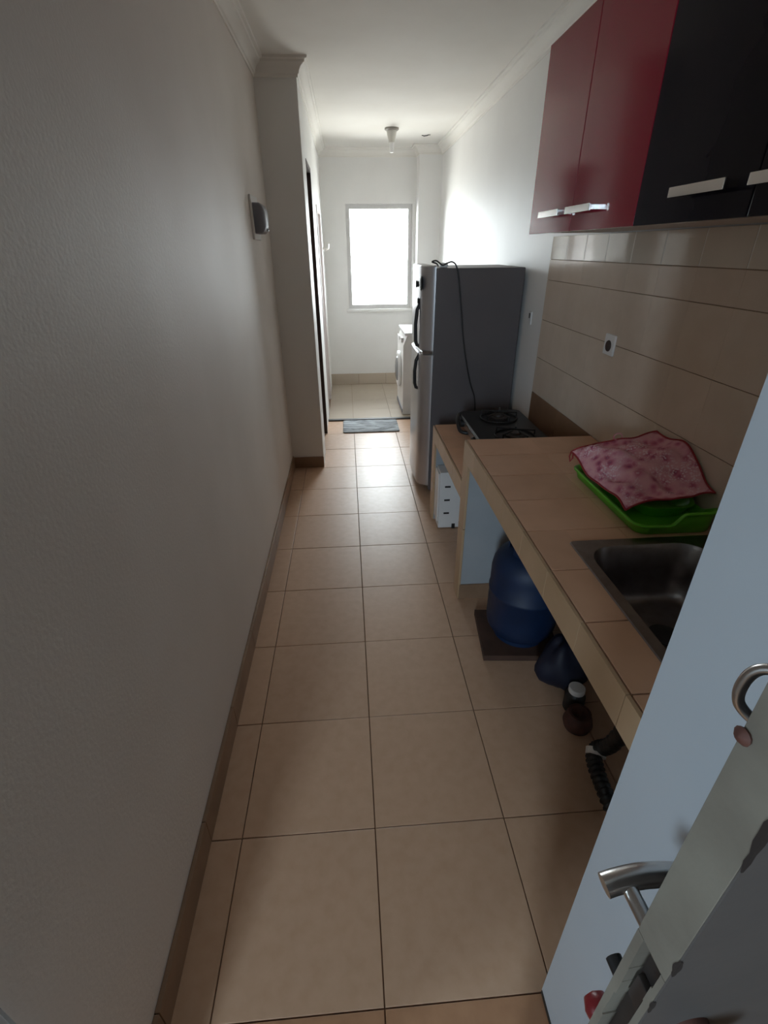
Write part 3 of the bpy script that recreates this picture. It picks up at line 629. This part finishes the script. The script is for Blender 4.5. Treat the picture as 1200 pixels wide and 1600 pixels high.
# ------------------------------------------------------------------ half-open wooden door in the foreground
A4 = math.radians(4.0)
T = .0366; DW = .70
EZ0, EZ1 = .80, 1.045            # mortise range
d1 = bpy.data.objects.new('door_1', None); COL.objects.link(d1); d1.location = (.2248, .1752, 0); d1.rotation_euler = (0, 0, A4)
ORG[d1.name] = Vector((0, 0, 0)); tag(d1, 'open wooden door with worn beige edge at the lower right', None, None, 'structure')
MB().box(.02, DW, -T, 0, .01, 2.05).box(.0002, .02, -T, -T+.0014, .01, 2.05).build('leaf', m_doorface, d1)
ed = MB(); ed.box(0, .02, -T+.0015, 0, EZ1, 2.05, .0008); ed.box(0, .02, -T+.0015, 0, .01, EZ0, .0008)
jag = [(EZ0+(EZ1-EZ0)*k/9) for k in range(10)]
rr_ = random.Random(3)
for k in range(9):
    ed.box(0, .02, -.0068-rr_.uniform(0, .0022), 0, jag[k], jag[k+1]); ed.box(0, .02, -T+.0015, -.0285-rr_.uniform(0, .002), jag[k], jag[k+1])
ed.build('door_edge', m_dooredge, d1)
MB().box(.015, .02, -.030, -.006, EZ0, EZ1-.001).build('lock_body', m_lock, d1)
MB().box(.008, .016, -.025, -.011, .945, .985, .002).build('latch_bolt', m_lock, d1)
MB().box(.0135, .0155, -.0225, -.0175, 1.005, 1.020).build('screw_hole', m_plastic_b, d1)
for zs, dm in (((1.215, 1.30), .0042), ((1.062, 1.088), .0036), ((.99, 1.012), .002)):
    rq = random.Random(zs[0]); n_ = 9; zz = [zs[0]+(zs[1]-zs[0])*k/n_ for k in range(n_+1)]
    dd = [0.0002]+[dm*(.35+.65*rq.random())*math.sin(math.pi*k/n_)**.5 for k in range(1, n_)]+[.0002]
    vs = [(-.0004, -T+dd[k], zz[k]) for k in range(n_+1)] + [(-.0004, -T-.0004, zz[k]) for k in range(n_+1)] + [(.001+dd[k]*.9, -T-.0004, zz[k]) for k in range(n_+1)]
    m_ = n_+1; fs = []
    for k in range(n_): fs += [(k, k+1, m_+k+1, m_+k), (m_+k, m_+k+1, 2*m_+k+1, 2*m_+k), (k, 2*m_+k, 2*m_+k+1, k+1)]
    MB().add(vs, fs).build('chipped_wood', m_darkwood, d1, 0)
# lever handle on the kitchen side
lv = MB().tube(smooth_path([(.043, .080, .922), (.06, .0805, .926), (.09, .080, .929), (.13, .076, .926), (.165, .066, .92)]), .0125, 20).build('lever_handle', m_steel, d1, 50)
MB().tube([(.068, .002, .925), (.068, .078, .925)], .0088, 14).build('lever_post', m_steel, lv)
MB().lathe([(0, 0), (.026, 0), (.026, .006), (.012, .010), (0, .010)], (.068, 0, .925), 'y', 22).build('rosette', m_steel, lv)
# sliding bolt with a loop grip
bo = MB().box(.035, .155, 0, .006, 1.225, 1.315, .002).build('bolt_plate', m_plastic_b, d1)
MB().tube(smooth_path([(.075, .004, 1.300), (.066, .030, 1.300), (.060, .044, 1.294), (.056, .050, 1.282), (.055, .050, 1.262), (.060, .044, 1.250), (.070, .026, 1.244), (.078, .004, 1.242)]), .0042, 8).build('bolt_loop', m_steel, bo, 60)
MB().lathe([(0, 0), (.005, 0), (.006, -.002), (.004, -.004), (0, -.005)], (.0, -.003, 1.298), 'x', 12).build('edge_pin', m_rust, d1)
MB().tube([(.035, .0, .882), (.035, .032, .882)], .0085, 12).build('bolt_stub', m_plastic_b, d1)
MB().lathe([(0, 0), (.009, 0), (.009, .014), (.015, .020), (.017, .032), (.013, .043), (0, .047)], (.050, 0, .735), 'y', 20).build('red_knob', m_redplastic, d1, 60)
MB().lathe([(0, 0), (.022, 0), (.020, -.012), (.011, -.016), (.011, -.03), (.022, -.040), (.025, -.055), (.018, -.066), (0, -.068)], (.055, -T, .925), 'y', 22).build('near_knob', m_rust, d1, 60)
